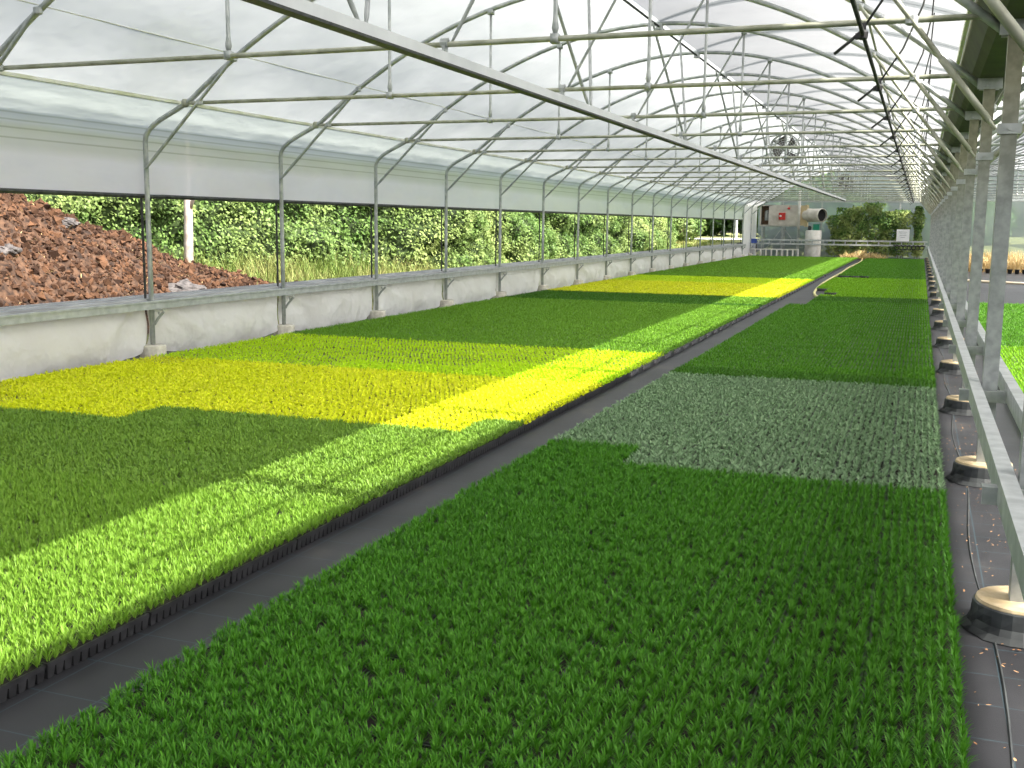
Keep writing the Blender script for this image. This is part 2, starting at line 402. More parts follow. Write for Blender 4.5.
# ---------------------------------------------------------------- roof frames
def truss_meshes(c, nxt=False):
    """tubes of one frame, y = 0 at the frame"""
    P = {}
    arch = MB()
    pts = []
    if not nxt:
        pts += [(XL, 0, -.02), (XL, 0, 1.2), (XL, 0, 2.56), (-9.285, 0, 2.64), (-9.24, 0, 2.71), (-9.16, 0, 2.775), (-9.05, 0, 2.84), (-8.9, 0, 2.91), (-8.75, 0, 2.98)]
        xs = np.linspace(-8.6, .44, 42)
    else:
        xs = np.linspace(.66, 10.1, 36)
    pts += [(x, 0, roof_z(x, c)) for x in xs]
    arch.tube(pts, .032, 10)
    P['arch'] = arch.mesh('arch', GALV, True)
    t = MB(); xa, xb = (-8.70, .36) if not nxt else (.70, 10.0)
    za = 3.03
    t.tube([(xa, 0, za), (xa+.08, 0, za), (xb-.2, 0, za+.01), (xb, 0, za+.01)], [.013, .0225, .0225, .018], 8)
    t.lathe((xa+.03, 0, za-.05), [(.03, 0), (.045, .02), (.045, .08), (.03, .1)], 8)
    P['tie_bar'] = t.mesh('tie_bar', OLIVE if not nxt else GALV, True)
    return P
def hanger_mesh(x, c):
    h = MB(); zt = roof_z(x, c)
    h.tube([(x, 0, 3.05), (x, 0, 3.12), (x, 0, 3.2), (x, 0, zt-.04)], [.012, .030, .0185, .0185], 8)
    h.box(x-.03, x+.03, -.035, .035, 3.0, 3.075)
    h.box(x-.04, x+.04, -.04, .04, zt-.07, zt+.0)
    return h.mesh('hanger', GALV, True)
def brace_mesh(p, q, r, mat, sleeve=None, clamp=None):
    h = MB(); p = Vector(p); q = Vector(q); d = (q-p).normalized()
    h.tube([p, p+d*.06, p+d*.14, q-d*.12, q-d*.05, q], [r*.6, r*.8, r, r, r*.8, r*.6], 8)
    if sleeve:
        h.tube([p+d*.08, p+d*sleeve], r*1.3, 8)
    return h.mesh('brace', mat, True)
def clamp_mesh(p):
    h = MB(); x, y, z = p
    h.lathe((x, y, z-.035), [(.028, 0), (.044, .01), (.044, .06), (.028, .07)], 10)
    return h.mesh('clamp', RAILM)

P = truss_meshes(XC)
first = empty('roof_truss', (0, TY[0], 0))
tag(first, 'x', 'roof truss', 'galvanised roof trusses over the beds')
for k in ('arch', 'tie_bar'): child(link(k, P[k]), first)
child(link('hanger', hanger_mesh(-5.83, XC)), first); child(link('hanger', hanger_mesh(-2.79, XC)), first)
child(link('brace', brace_mesh((-9.27, -.05, 2.23), (-7.92, -.05, roof_z(-7.92)-.02), .022, GALV)), first)
child(link('brace', brace_mesh((-3.70, .03, 3.04), (-2.80, .03, roof_z(-2.80)-.04), .016, GALV)), first)
child(link('brace', brace_mesh((.44, -.075, 2.27), (-.70, -.075, roof_z(-.70)-.02), .019, OLIVE, .62)), first)
for p in ((-8.43, -.03, 3.03), (-.15, -.05, 3.03), (-.70, -.04, 3.72), (-7.92, -.03, 3.53)): child(link('clamp', clamp_mesh(p)), first)
pad = MB(); pad.lathe((XL, 0, FLOOR), [(.165, 0), (.165, .1), (.165, .185), (.15, .195)], 20)
child(pad.build('footing', CONCG), first)['label'] = 'round pale concrete footing'
rod = MB(); rod.tube([(-9.41, .02, .56), (-9.41, .02, 1.9)], .016, 6)
child(rod.build('guide_rod', DARKT), first)['label'] = 'thin black guide rod'
brk = MB()
brk.bar((-9.3, .02, .44), (-9.12, .02, .44), .05, .012); brk.tube([(-9.28, .02, .24), (-9.22, .02, .32), (-9.13, .02, .41)], .018, 6)
brk.tube([(-9.21, .02, .41), (-9.19, .02, .36), (-9.22, .02, .32)], .014, 6)
child(brk.build('ledge_bracket', GALVP), first)
for i, y in enumerate(TY):
    o = first if i == 0 else copy_tree(first)
    o.location = (0, y, 0)
    o['label'] = ('galvanised roof truss nearest the camera' if i == 0 else
                  'galvanised roof truss farthest away, at the end wall' if i == len(TY)-1 else
                  f'{ORD[i+1]} galvanised roof truss counting from the camera')
PN = truss_meshes(5.45, True)
nb = empty('roof_truss', (0, TY[2], 0)); tag(nb, 'x', 'roof truss', 'roof trusses of the neighbouring bay')
for k in ('arch', 'tie_bar'): child(link(k, PN[k]), nb)
child(link('hanger', hanger_mesh(3.8, 5.45)), nb); child(link('hanger', hanger_mesh(6.8, 5.45)), nb)
child(link('brace', brace_mesh((.62, -.075, 2.27), (1.75, -.075, roof_z(1.75, 5.45)-.02), .024, OLIVE, .62)), nb)
for i in range(2, len(TY)):
    o = nb if i == 2 else copy_tree(nb)
    o.location = (0, TY[i], 0)
    o['label'] = f'roof truss of the neighbouring bay joined to the {ORD[i+1]} square post'

# lengthwise tubes
def longtube(name, x, z, r, mat, label, cat='purlin', y0=2.5, y1=Y1-.1, n=8):
    m = MB(); m.tube([(x, y0, z), (x, y1, z)], r, n)
    return tag(m.build(name, mat, smooth=True), label, cat)
m = empty('ridge_purlin', (XC, 0, 4.75)); tag(m, 'dark ridge tube running along under the roof crown', 'purlin')
q = MB(); q.tube([(0, 2.5, 0), (0, Y1-.1, 0)], .017, 8); child(q.build('tube', DARKT, smooth=True), m)
for y in TY:
    q = MB(); q.box(-.05, .05, y-.05, y+.05, -.05, .05); child(q.build('clamp', RAILM), m)
longtube('purlin', -.66, roof_z(-.66)+.045, .014, OLIVE, 'thin purlin tube low on the right roof slope by the gutter')
longtube('tension_wire', -7.92, roof_z(-7.92)+.035, .006, LATH, 'thin pale wire running along the left roof slope', 'wire')

# vent flap hinged at the ridge, standing open above the gutter
A = math.radians(18.4)
def flap_pt(x, lift=0.):
    dx, dz = x-XC, roof_z(x)+.04+lift-(4.84)
    return (XC + dx*math.cos(A) - dz*math.sin(A), 4.84 + dz*math.cos(A) + dx*math.sin(A))
def flap(name, off, label):
    r = empty(name, (off, 0, 0)); tag(r, label, 'roof vent')
    xs = np.linspace(XC, .22, 18)
    def p(a, t):
        X, Z = flap_pt(XC + (4.37)*a, .0); return (X, Y0+(Y1-Y0)*t, Z)
    vs, fs = grid(p, 17, 70); q = MB(); q.add(vs, fs); child(q.build('vent_film', FILM_VENT, smooth=True), r)
    rib = MB(); rib.tube([(flap_pt(x, .06)[0], 0, flap_pt(x, .06)[1]) for x in xs], .022, 6); me = rib.mesh('rib', GALV, True)
    def lp(a, t):
        X, Z = flap_pt(XC + 4.37*a, .02 + .012*math.sin(PI*t)); return (X, (t-.5)*.5*(.35+.65*min(1, a*2.2)), Z)
    vs, fs = grid(lp, 17, 4); q = MB(); q.add(vs, fs); lap = q.mesh('film_lap', FILM_LAP, True)
    for y in TY:
        o = child(link('rib', me), r); o.location = (0, y, 0)
        o = child(link('film_lap', lap), r); o.location = (0, y, 0)
    X, Z = flap_pt(.22); q = MB(); q.tube([(X, Y0, Z), (X, Y1, Z)], .035, 8); child(q.build('edge_tube', GALV, smooth=True), r)
    return r
flap('roof_vent', 0, 'long clear film roof vent flap standing open above the right slope')

# gutter with film clip rail
g = empty('gutter', (.55, 0, 0)); tag(g, 'wide green-stained gutter along the tops of the square posts', 'gutter')
q = MB()
sec = [(-.275, 3.25), (-.18, 3.06), (-.12, 3.0), (.12, 3.0), (.18, 3.06), (.275, 3.25)]
inn = [(x*.93, z+.02) for x, z in reversed(sec)]
ring = sec+inn; n = len(ring)
vs = [(x, y, z) for y in (Y0, Y1) for x, z in ring]
fs = [(i, (i+1) % n, (i+1) % n+n, i+n) for i in range(n)]
q.add(vs, fs); child(q.build('trough', GUTM), g)
for sx in (-1, 1):
    q = MB(); x = .288*sx; q.box(min(x, x+.03*sx), max(x, x+.03*sx), Y0, Y1, 3.215, 3.275); q.box(x-.012, x+.012, Y0, Y1, 3.285, 3.31)
    child(q.build('film_clip', LATH), g)
g2 = copy_tree(g); g2.location = (10.4, 0, 0); g2['label'] = 'gutter on the far side of the neighbouring bay'

# ---------------------------------------------------------------- right posts
sq = empty('square_post', (XR, TY[0], FLOOR)); tag(sq, 'x', 'post', 'square galvanised posts under the gutter')
q = MB(); q.box(-.05, .05, -.05, .05, .1, 3.0-FLOOR)
q.box(-.045, .045, -.044, .044, 3.0-FLOOR, 3.0-FLOOR+.01)
child(q.build('shaft', POSTM), sq)
q = MB(); q.box(-.11, .11, -.068, -.052, 2.70-FLOOR+.2, 3.0-FLOOR); q.lathe((-.03, -.07, 2.87-FLOOR+.05), [(.014, 0), (.014, .012)], 6); q.box(-.09, .09, .052, .066, 2.9-FLOOR, 3.0-FLOOR)
child(q.build('head_plate', GALVP), sq)
q = MB(); q.box(-.075, .075, -.064, -.051, 2.24-FLOOR, 2.31-FLOOR); q.box(-.075, -.051, -.051, .05, 2.24-FLOOR, 2.31-FLOOR); q.box(.051, .075, -.051, .05, 2.24-FLOOR, 2.31-FLOOR)
q.tube([(0, -.078, 2.275-FLOOR), (0, -.066, 2.275-FLOOR)], .014, 6)
child(q.build('brace_collar', RAILM), sq)
q = MB(); q.box(-.20, .20, -.068, -.054, .37-FLOOR, .45-FLOOR); q.box(-.20, .20, -.054, .02, .44-FLOOR, .448-FLOOR)
for x in (-.035, -.012): q.tube([(x, -.076, .41-FLOOR), (x, -.068, .41-FLOOR)], .006, 6)
child(q.build('rail_bracket', GALVP), sq)
q = MB(); q.lathe((0, 0, 0), [(.197, .01), (.192, .138), (.187, .148), (.0001, .149)], 24, False)
child(q.build('footing', CONC), sq)['label'] = 'round tan concrete footing'
q = MB(); q.lathe((0, 0, 0), [(.245, .004), (.22, .03), (.208, .06), (.203, .10), (.200, .128), (.194, .135)], 28, False, lambda i, k: .10*noise.noise(Vector((i*.7, k*1.1, 2)))*(1-i/5))
child(q.build('plastic_sleeve', SLEEVE), sq)['label'] = 'black crumpled sheet wrapped round the footing'
for i, y in enumerate(TY):
    o = sq if i == 0 else copy_tree(sq)
    o.location = (XR, y, FLOOR)
    o['label'] = ('square galvanised post nearest the camera on a round tan footing' if i == 0 else
                  f'{ORD[i+1]} square galvanised post counting from the camera, on its footing')
def guide_rail(x, label):
    r = empty('guide_rail', (x, 0, .448)); tag(r, label, 'rail')
    q = MB(); q.box(-.034, .034, 1.0, 66.4, .0, .012); q.box(-.034, -.022, 1.0, 66.4, -.065, .0); q.box(.022, .034, 1.0, 66.4, -.055, .0)
    q.box(-.036, .036, 1.0, 66.4, .012, .062)
    child(q.build('box_section', RAILM), r)
    q = MB()
    for y in np.arange(2.4, 66, 6.1): q.box(-.037, .037, y-.003, y+.003, .0, .064)
    child(q.build('joint_line', GALVP), r)
guide_rail(.427, 'galvanised guide rail along the posts, beside the right-hand bed')
guide_rail(.672, 'galvanised guide rail along the posts, on the neighbouring bay side')

# ---------------------------------------------------------------- hanging boom rail with V struts
r = empty('hanging_rail', (-3.74, 0, 2.86)); tag(r, 'long pale box-section rail hanging under the trusses', 'rail')
q = MB(); q.box(-.035, .035, 3.0, 59.0, .025, .11); child(q.build('box_section', PALE), r)
q = MB(); q.box(-.05, .05, 3.0, 59.0, .005, .025); child(q.build('shaded_underside', DARKT), r)['label'] = 'underside strip coloured dark for shade'  # separate dark strip; its colour stands in for the rail's shaded underside
for y in TY[:-2]:
    q = MB(); q.box(-.014, .014, y-.03, y+.03, .11, .17); q.tube([(-.03, y, .19), (.03, y, .19)], .04, 8); child(q.build('rail_hanger', GALVP), r)
yy = 7.0
while yy < 58:
    for dy, mt in ((-1.05, GALVP), (1.05, RAILM)):
        q = MB(); a = Vector((-.02, yy+.05*np.sign(dy), .11)); b2 = Vector((XC+3.74+.02, yy+dy, 4.73-2.86)); d = (b2-a).normalized()
        q.tube([a, a+d*.1, b2-d*.1, b2], [.012, .02, .02, .012], 8); child(q.build('strut', mt, smooth=True), r)
    yy += 5.62

# ---------------------------------------------------------------- vent drive shaft with gearboxes
r = empty('vent_drive_shaft', (-.47, 0, 2.95)); tag(r, 'dark shaft with black rack gearboxes under the ties near the gutter', 'drive shaft')
q = MB(); q.tube([(0, 3.5, 0), (0, 64.9, 0)], .016, 8); child(q.build('shaft', DARKT, smooth=True), r)
gm = MB(); gm.lathe((0, 0, -.05), [(.02, .01), (.034, .02), (.036, .06), (.02, .08)], 10); gm.box(-.05, .015, -.022, .022, -.035, .005); gm.box(-.02, .02, -.02, .02, .03, .075); gme = gm.mesh('gearbox', BLACKP)
rk = MB(); rk.tube([(-.19, 0, -.13), (-.09, 0, -.05), (0, 0, .03)], .012, 6)
rk.tube([(0, 0, .04), (.20, 0, .35), (.36, 0, .75), (.44, 0, 1.2), (.46, 0, 1.78)], .010, 6); rke = rk.mesh('toothed_rack', DARKT, True)
for y in TY:
    o = child(link('gearbox', gme), r); o.location = (0, y-.06, 0)
    k = child(link('toothed_rack', rke), o)

# ---------------------------------------------------------------- seedlings
def blades(px, py, pz, az, tilt, L, wd, bend, seg=True):
    ca, sa = np.cos(az), np.sin(az); st, ct = np.sin(tilt), np.cos(tilt)
    n = len(px); sx, sy = -sa*wd/2, ca*wd/2
    tipx = px + ca*L*(st+bend); tipy = py + sa*L*(st+bend); tipz = pz + L*ct*(1-bend*.4)
    if seg:
        t = .55
        mx = px + ca*L*(st*t+bend*t*t); my = py + sa*L*(st*t+bend*t*t); mz = pz + L*ct*t
        k = 1.05
        V = np.stack([np.stack([px-sx*.6, py-sy*.6, pz], 1), np.stack([px+sx*.6, py+sy*.6, pz], 1),
                      np.stack([mx-sx*k, my-sy*k, mz], 1), np.stack([mx+sx*k, my+sy*k, mz], 1), np.stack([tipx, tipy, tipz], 1)], 1)
        base = (np.arange(n)*5)[:, None]
        T = np.concatenate([base+np.array([[0, 1, 3]]), base+np.array([[0, 3, 2]]), base+np.array([[2, 3, 4]])], 0)
        return V.reshape(-1, 3), T
    V = np.stack([np.stack([px-sx, py-sy, pz], 1), np.stack([px+sx, py+sy, pz], 1), np.stack([tipx, tipy, tipz], 1)], 1)
    T = (np.arange(n)*3)[:, None] + np.array([[0, 1, 2]])
    return V.reshape(-1, 3), T
TX, TYP = .366, .62            # tray pitch
TOP = -.155                    # tray top
# name: cells x, cells y, leaves, length, tilt, width, bend, staggered
VAR = {
    'lime':   dict(nx=8, ny=13, n=34, L=(.028, .055), t=(.05, .8), w=.0048, b=.12, h=.024),
    'dark':   dict(nx=8, ny=13, n=44, L=(.024, .048), t=(.1, .9), w=.0042, b=.15, h=.036),
    'olive':  dict(nx=9, ny=15, n=18, L=(.024, .042), t=(.2, 1.0), w=.0075, b=.15, h=.030),
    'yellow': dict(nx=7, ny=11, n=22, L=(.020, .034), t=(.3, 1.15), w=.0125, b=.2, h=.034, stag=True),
    'blue':   dict(nx=7, ny=12, n=17, L=(.022, .040), t=(.3, 1.05), w=.0105, b=.2, h=.034),
    'mid':    dict(nx=8, ny=13, n=18, L=(.024, .044), t=(.2, .9), w=.0082, b=.15, h=.030),
}
def tufts(var, ox, oy, n_leaf=None, widen=1., seg=True, drop=.02, r_=rng):
    """leaves for trays whose near-left corners are ox, oy (arrays)"""
    d = VAR[var]; nl = n_leaf or d['n']
    gx = (np.arange(d['nx'])+.5)/d['nx']*(TX-.004)+.002; gy = (np.arange(d['ny'])+.5)/d['ny']*(TYP-.004)+.002
    GX, GY = np.meshgrid(gx, gy)
    if d.get('stag'): GX = GX + (np.arange(d['ny']) % 2)[:, None]*(TX/d['nx']*.5) - TX/d['nx']*.25
    GX = GX.ravel(); GY = GY.ravel()
    PX = (np.asarray(ox)[:, None]+GX[None]).ravel(); PY = (np.asarray(oy)[:, None]+GY[None]).ravel()
    m = len(PX); keep = r_.random(m) > drop; PX = PX[keep]; PY = PY[keep]; m = len(PX)
    PX = PX + r_.normal(0, .0045, m); PY = PY + r_.normal(0, .0055, m); sc = r_.normal(1, .12, m).clip(.6, 1.35)
    px = np.repeat(PX, nl); py = np.repeat(PY, nl); sc = np.repeat(sc, nl); k = len(px)
    az = r_.random(k)*2*PI; tl = r_.uniform(*d['t'], k); L = r_.uniform(*d['L'], k)*sc
    off = r_.uniform(0, .010, k)
    wd = d['w']*widen*r_.uniform(.75, 1.25, k)
    return blades(px+np.cos(az)*off, py+np.sin(az)*off, TOP + r_.random(k)*d['h']*sc, az, tl, L, wd, np.full(k, d['b']), seg)

LEAF = {
    'lime': leaf('lime needle seedlings', (.15, .32, .02), (.27, .445, .06), (.21, .385, .04)),
    'dark': leaf('dark green needle seedlings', (.034, .155, .007), (.108, .315, .022), (.075, .245, .013)),
    'olive': leaf('fine olive green seedlings', (.145, .29, .03), (.24, .40, .055), (.20, .35, .04)),
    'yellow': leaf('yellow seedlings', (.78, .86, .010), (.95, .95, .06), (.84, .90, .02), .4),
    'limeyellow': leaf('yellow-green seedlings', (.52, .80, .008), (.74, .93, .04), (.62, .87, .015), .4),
    'blue': leaf('blue-grey seedlings', (.16, .28, .13), (.30, .43, .24), (.21, .33, .17)),
    'mid': leaf('mid green seedlings', (.06, .21, .008), (.13, .33, .02), (.09, .27, .012)),
    'green': leaf('leaf green seedlings', (.12, .30, .015), (.23, .44, .04), (.17, .37, .025)),
    'deep': leaf('deep green seedlings', (.045, .15, .008), (.09, .24, .018), (.065, .2, .012)),
    'fresh': leaf('fresh green seedlings', (.15, .39, .008), (.27, .53, .02), (.22, .47, .012)),
}
SHAPE = {'limeyellow': 'yellow', 'green': 'olive', 'deep': 'olive', 'fresh': 'mid'}
NAMES = {'lime': 'lime green', 'dark': 'dark green', 'olive': 'olive green', 'yellow': 'bright yellow', 'limeyellow': 'yellow-green',
         'blue': 'blue-grey', 'mid': 'mid green', 'green': 'leaf green', 'deep': 'deep green', 'fresh': 'fresh green'}
XP = -3.13          # path edge of the left-hand bed
XQ = .262           # footing edge of the right-hand bed
PH = 8.13; PHR = 7.47
cells = []          # (x corner, y corner, kind, bed, column counted from the path)
for i in range(16):
    x = XP - .372*(i+1)
    j0 = int(math.floor((1.2-PH)/TYP))
    for j in range(j0, 89):
        y = PH + TYP*j; yc = y + TYP/2; xc = x + TX/2
        jog = 7.51 if xc < -6.37 else 8.13 if (xc < -4.25 or xc < -3.44) else 8.75
        if yc < 5.9: k = 'lime'
        elif yc < jog: k = 'olive'
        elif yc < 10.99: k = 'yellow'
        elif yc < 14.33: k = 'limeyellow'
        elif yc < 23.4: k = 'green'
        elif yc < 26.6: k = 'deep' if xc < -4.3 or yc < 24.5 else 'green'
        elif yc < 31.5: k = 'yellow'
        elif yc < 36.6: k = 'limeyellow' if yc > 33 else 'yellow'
        elif yc < 40.2: k = 'green'
        else: k = 'green'
        if 40.2 < yc < 40.85 or 5.2 > 99: continue
        cells.append((x, y, k, 'L', i+1))
for i in range(8):
    x = XQ - TX*8 + TX*i
    for j in range(int(math.floor((1.0-PHR)/TYP)), 89):
        y = PHR + TYP*j; yc = y+TYP/2; xc = x+TX/2
        lim = 8.09 if i < 2 else 7.47
        if yc < lim: k = 'dark'
        elif yc < 12.43: k = 'blue'
        elif yc < 13.1: k = 'deep'
        elif yc < 25.8: k = 'mid'
        elif yc < 27.8: k = 'deep'
        elif yc < 38.5: k = 'fresh'
        else: k = 'mid'
        if i < 1 and 25.0 < yc < 31.5: continue
        if i < 2 and 28.5 < yc < 29.6: continue
        if i < 3 and 38.6 < yc < 40.1: continue
        cells.append((x, y, k, 'R', i+1))
for i in range(14):
    x = .98 + TX*i
    for j in range(int(math.floor((4.0-PHR)/TYP)), 32):
        y = PHR + TYP*j
        cells.append((x, y, 'mid' if y < 9 or y > 17 else 'fresh', 'N', i+1))
# the 300 that show largest
def shown(c):
    ps = [project((c[0]+a*TX, c[1]+b_*TYP, -.09)) for a in (0, 1) for b_ in (0, 1)] + [project((c[0]+TX/2, c[1]+TYP/2, -.09))]
    if any(p is None for p in ps): return 0
    u = [min(max(p[0], 0), 1024) for p in ps]; v = [min(max(p[1], 0), 768) for p in ps]
    q = [(u[i], v[i]) for i in (0, 1, 3, 2)]
    ar = abs(sum(q[i][0]*q[(i+1) % 4][1]-q[(i+1) % 4][0]*q[i][1] for i in range(4)))/2
    if c[3] == 'N' and not any(960 < p[0] < 1024 and 0 < p[1] < 768 for p in ps): return 0
    return ar
score = [shown(c) for c in cells]
order = sorted(range(len(cells)), key=lambda i: -score[i])
near = set(order[:300])

def tray_mesh(detail=True):
    q = MB()
    x0, x1, y0, y1 = .004, TX-.004, .004, TYP-.004
    q.cur = 1; q.add([(x0+.008, y0+.008, TOP-.004), (x1-.008, y0+.008, TOP-.004), (x1-.008, y1-.008, TOP-.004), (x0+.008, y1-.008, TOP-.004)], [(0, 1, 2, 3)])
    q.cur = 0
    for a in ((x0, x0+.01, y0, y1), (x1-.01, x1, y0, y1), (x0, x1, y0, y0+.01), (x0, x1, y1-.01, y1)):
        q.box(*a, TOP-.016, TOP+.004)
    def cell(cx, cy, wx, wy):
        vs = [(cx+sx*wx*k, cy+sy*wy*k, z) for z, k in ((FLOOR+.002, .33), (TOP-.012, .46)) for sx, sy in ((-1, -1), (1, -1), (1, 1), (-1, 1))]
        q.add(vs, [(3, 2, 1, 0), (0, 1, 5, 4), (1, 2, 6, 5), (2, 3, 7, 6), (3, 0, 4, 7)])
    nx, ny = 8, 13; wx = (x1-x0)/nx; wy = (y1-y0)/ny
    for a in range(nx):
        for c in range(ny):
            if a in (0, nx-1) or c in (0, ny-1): cell(x0+wx*(a+.5), y0+wy*(c+.5), wx, wy)
    q.box(x0+wx, x1-wx, y0+wy, y1-wy, FLOOR+.002, TOP-.014)
    return q.mesh('plug_tray', [BLACKP, SOIL])
TRAY = tray_mesh()
near_meshes = {}
for k in NAMES:
    if any(cells[i][2] == k for i in near):
        near_meshes[k] = []
        for _ in range(4):
            v, t = tufts(SHAPE.get(k, k), [0.], [0.])
            near_meshes[k].append(tri_mesh('seedlings', v, t, LEAF[k]))
# rows are counted inside each patch, column by column
runs = {}
for idx, c in enumerate(cells): runs.setdefault((c[3], c[4], c[2]), []).append(idx)
NEXT = {('L', 'lime'): ('in front of the olive patch', 1), ('L', 'olive'): ('in front of the yellow patch', 1), ('L', 'yellow'): ('behind the olive patch', 0),
        ('L', 'limeyellow'): ('behind the yellow patch', 0), ('L', 'green'): ('behind the yellow-green patch', 0),
        ('R', 'dark'): ('in front of the blue-grey patch', 1), ('R', 'blue'): ('behind the dark green patch', 0), ('R', 'deep'): ('behind the blue-grey patch', 0),
        ('R', 'mid'): ('behind the blue-grey patch', 0)}
for key, ids in runs.items(): ids.sort(key=lambda i: cells[i][1])
count = 0
for idx in sorted(near):
    x, y, k, bed, coln = cells[idx]
    ids = runs[(bed, coln, k)]; pos = ids.index(idx)
    where, back = NEXT.get((bed, k), ('from the near end', 0))
    rown = len(ids)-pos if back else pos+1
    o = link('plug_tray', TRAY); o.location = (x, y, 0)
    if bed == 'N': lab = f'{NAMES[k]} seedling tray beyond the square posts, column {ORD[coln]} from them, row {ORD[min(rown, 22)]}'
    else: lab = f'{NAMES[k]} seedling tray, {ORD[coln]} column from the path, {ORD[min(rown, 22)]} {where}'
    tag(o, lab, 'seedling tray', {'L': 'seedling trays in the left-hand bed', 'R': 'seedling trays in the right-hand bed', 'N': 'seedling trays in the neighbouring bay'}[bed])
    s_ = link('seedlings', near_meshes[k][count % 4], o); s_['kind'] = 'stuff'
    if count % 3 == 1: s_.rotation_euler = (0, 0, PI); s_.location = (TX, TYP, 0)
    count += 1
# everything farther off: one object per patch
def tray_block(ox, oy, name):
    ox = np.asarray(ox); oy = np.asarray(oy); n = len(ox)
    tx = np.array([.004, TX-.004]); ty = np.array([.004, TYP-.004])
    base = np.array([[tx[0], ty[0]], [tx[1], ty[0]], [tx[1], ty[1]], [tx[0], ty[1]]])
    V = np.zeros((n, 8, 3)); V[:, :4, :2] = base; V[:, 4:, :2] = base; V[:, :4, 2] = FLOOR+.002; V[:, 4:, 2] = TOP
    V[:, :, 0] += ox[:, None]; V[:, :, 1] += oy[:, None]
    T0 = np.array([[4, 5, 6], [4, 6, 7], [0, 1, 5], [0, 5, 4], [1, 2, 6], [1, 6, 5], [2, 3, 7], [2, 7, 6], [3, 0, 4], [3, 4, 7]])
    T = (np.arange(n)*8)[:, None, None] + T0[None]
    return V.reshape(-1, 3), T.reshape(-1, 3)
FARLAB = {
    ('L', 'lime'): 'near edge of the lime green seedlings left of the path', ('L', 'olive'): 'rest of the olive green seedlings left of the path',
    ('L', 'yellow'): 'far mass of bright yellow seedling trays left of the path', ('L', 'limeyellow'): 'far mass of yellow-green seedling trays left of the path',
    ('L', 'green'): 'wide mass of leaf green seedling trays left of the path', ('L', 'deep'): 'deep green seedling band before the far yellow trays',
    ('R', 'dark'): 'near edge of the dark green seedlings right of the path', ('R', 'blue'): 'rest of the blue-grey seedlings right of the path',
    ('R', 'deep'): 'deep green seedling bands across the right-hand bed', ('R', 'mid'): 'mid green seedling trays filling the right-hand bed behind',
    ('R', 'fresh'): 'fresh bright green seedling trays far along the right-hand bed', ('N', 'fresh'): 'fresh bright green seedling trays beyond the square posts', ('N', 'mid'): 'mid green seedling trays beyond the square posts'}
far = {}
for i, c in enumerate(cells):
    if i not in near: far.setdefault((c[3], c[2]), []).append(c)
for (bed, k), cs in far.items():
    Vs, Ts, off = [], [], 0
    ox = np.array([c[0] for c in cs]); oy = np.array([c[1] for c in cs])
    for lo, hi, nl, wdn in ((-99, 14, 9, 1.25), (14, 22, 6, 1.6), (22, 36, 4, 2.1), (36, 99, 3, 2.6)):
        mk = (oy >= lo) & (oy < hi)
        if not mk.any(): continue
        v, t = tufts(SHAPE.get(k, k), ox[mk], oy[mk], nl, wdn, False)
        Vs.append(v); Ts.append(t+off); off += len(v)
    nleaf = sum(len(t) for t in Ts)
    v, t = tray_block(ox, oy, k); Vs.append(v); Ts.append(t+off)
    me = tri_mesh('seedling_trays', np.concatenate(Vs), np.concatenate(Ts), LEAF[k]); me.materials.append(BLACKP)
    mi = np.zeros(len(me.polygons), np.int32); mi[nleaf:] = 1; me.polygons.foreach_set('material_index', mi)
    o = link('seedling_trays', me)
    tag(o, FARLAB[(bed, k)], 'seedlings', kind='stuff')

# ---------------------------------------------------------------- things on the floor
def hose(name, pts, r, mat, label):
    pts = [Vector(p) for p in pts]; out = []
    for i in range(len(pts)-1):
        p0, p1, p2, p3 = pts[max(i-1, 0)], pts[i], pts[i+1], pts[min(i+2, len(pts)-1)]
        for k in range(8):
            t = k/8; out.append(.5*((2*p1)+(-p0+p2)*t+(2*p0-5*p1+4*p2-p3)*t*t+(-p0+3*p1-3*p2+p3)*t**3))
    out.append(pts[-1]); m = MB(); m.tube(out, r, 8)
    return tag(m.build(name, mat, smooth=True), label, 'hose')
HZ = FLOOR+.03
hose('hose', [(-3.0, 64.5, HZ), (-2.78, 58, HZ), (-2.86, 50, HZ), (-2.80, 44, HZ), (-2.80, 36, HZ), (-2.66, 31.4, HZ), (-2.50, 29.4, HZ), (-2.3, 28.5, HZ), (-2.06, 28.9, HZ), (-1.98, 29.0, HZ)], .035, HOSEY, 'pale yellow hose lying along the far path, curling into the right-hand bed')
hose('hose', [(1.2, 40.0, HZ), (2.4, 39.2, HZ), (4, 38.5, HZ), (6.5, 38.4, HZ)], .05, HOSEB, 'beige hose across the bare floor of the neighbouring bay')
# seam where two cloths overlap, with a thin cord
m = MB(); m.tube([(.40+.025*math.sin(y*1.7), y, FLOOR+.001+.002*math.sin(y*3)) for y in np.arange(1.0, 64, .25)], .006, 6)
tag(m.build('trim_6', SLEEVE), 'raised seam of the ground cloth beside the footings', 'seam', kind='structure')
# litter near the footings
n = 700
xs = rng.uniform(.29, .80, n); ys = 1.5+rng.gamma(1.6, 6, n); az = rng.random(n)*2*PI
v, t = blades(xs, ys, np.full(n, FLOOR+.008), az, rng.uniform(1.1, 1.5, n), rng.uniform(.006, .022, n), rng.uniform(.004, .011, n), np.zeros(n), True)
tag(link('fallen_leaves', tri_mesh('fallen_leaves', v, t, LITTER)), 'scattered brown leaf bits on the black cloth by the footings', 'leaf litter', kind='stuff')
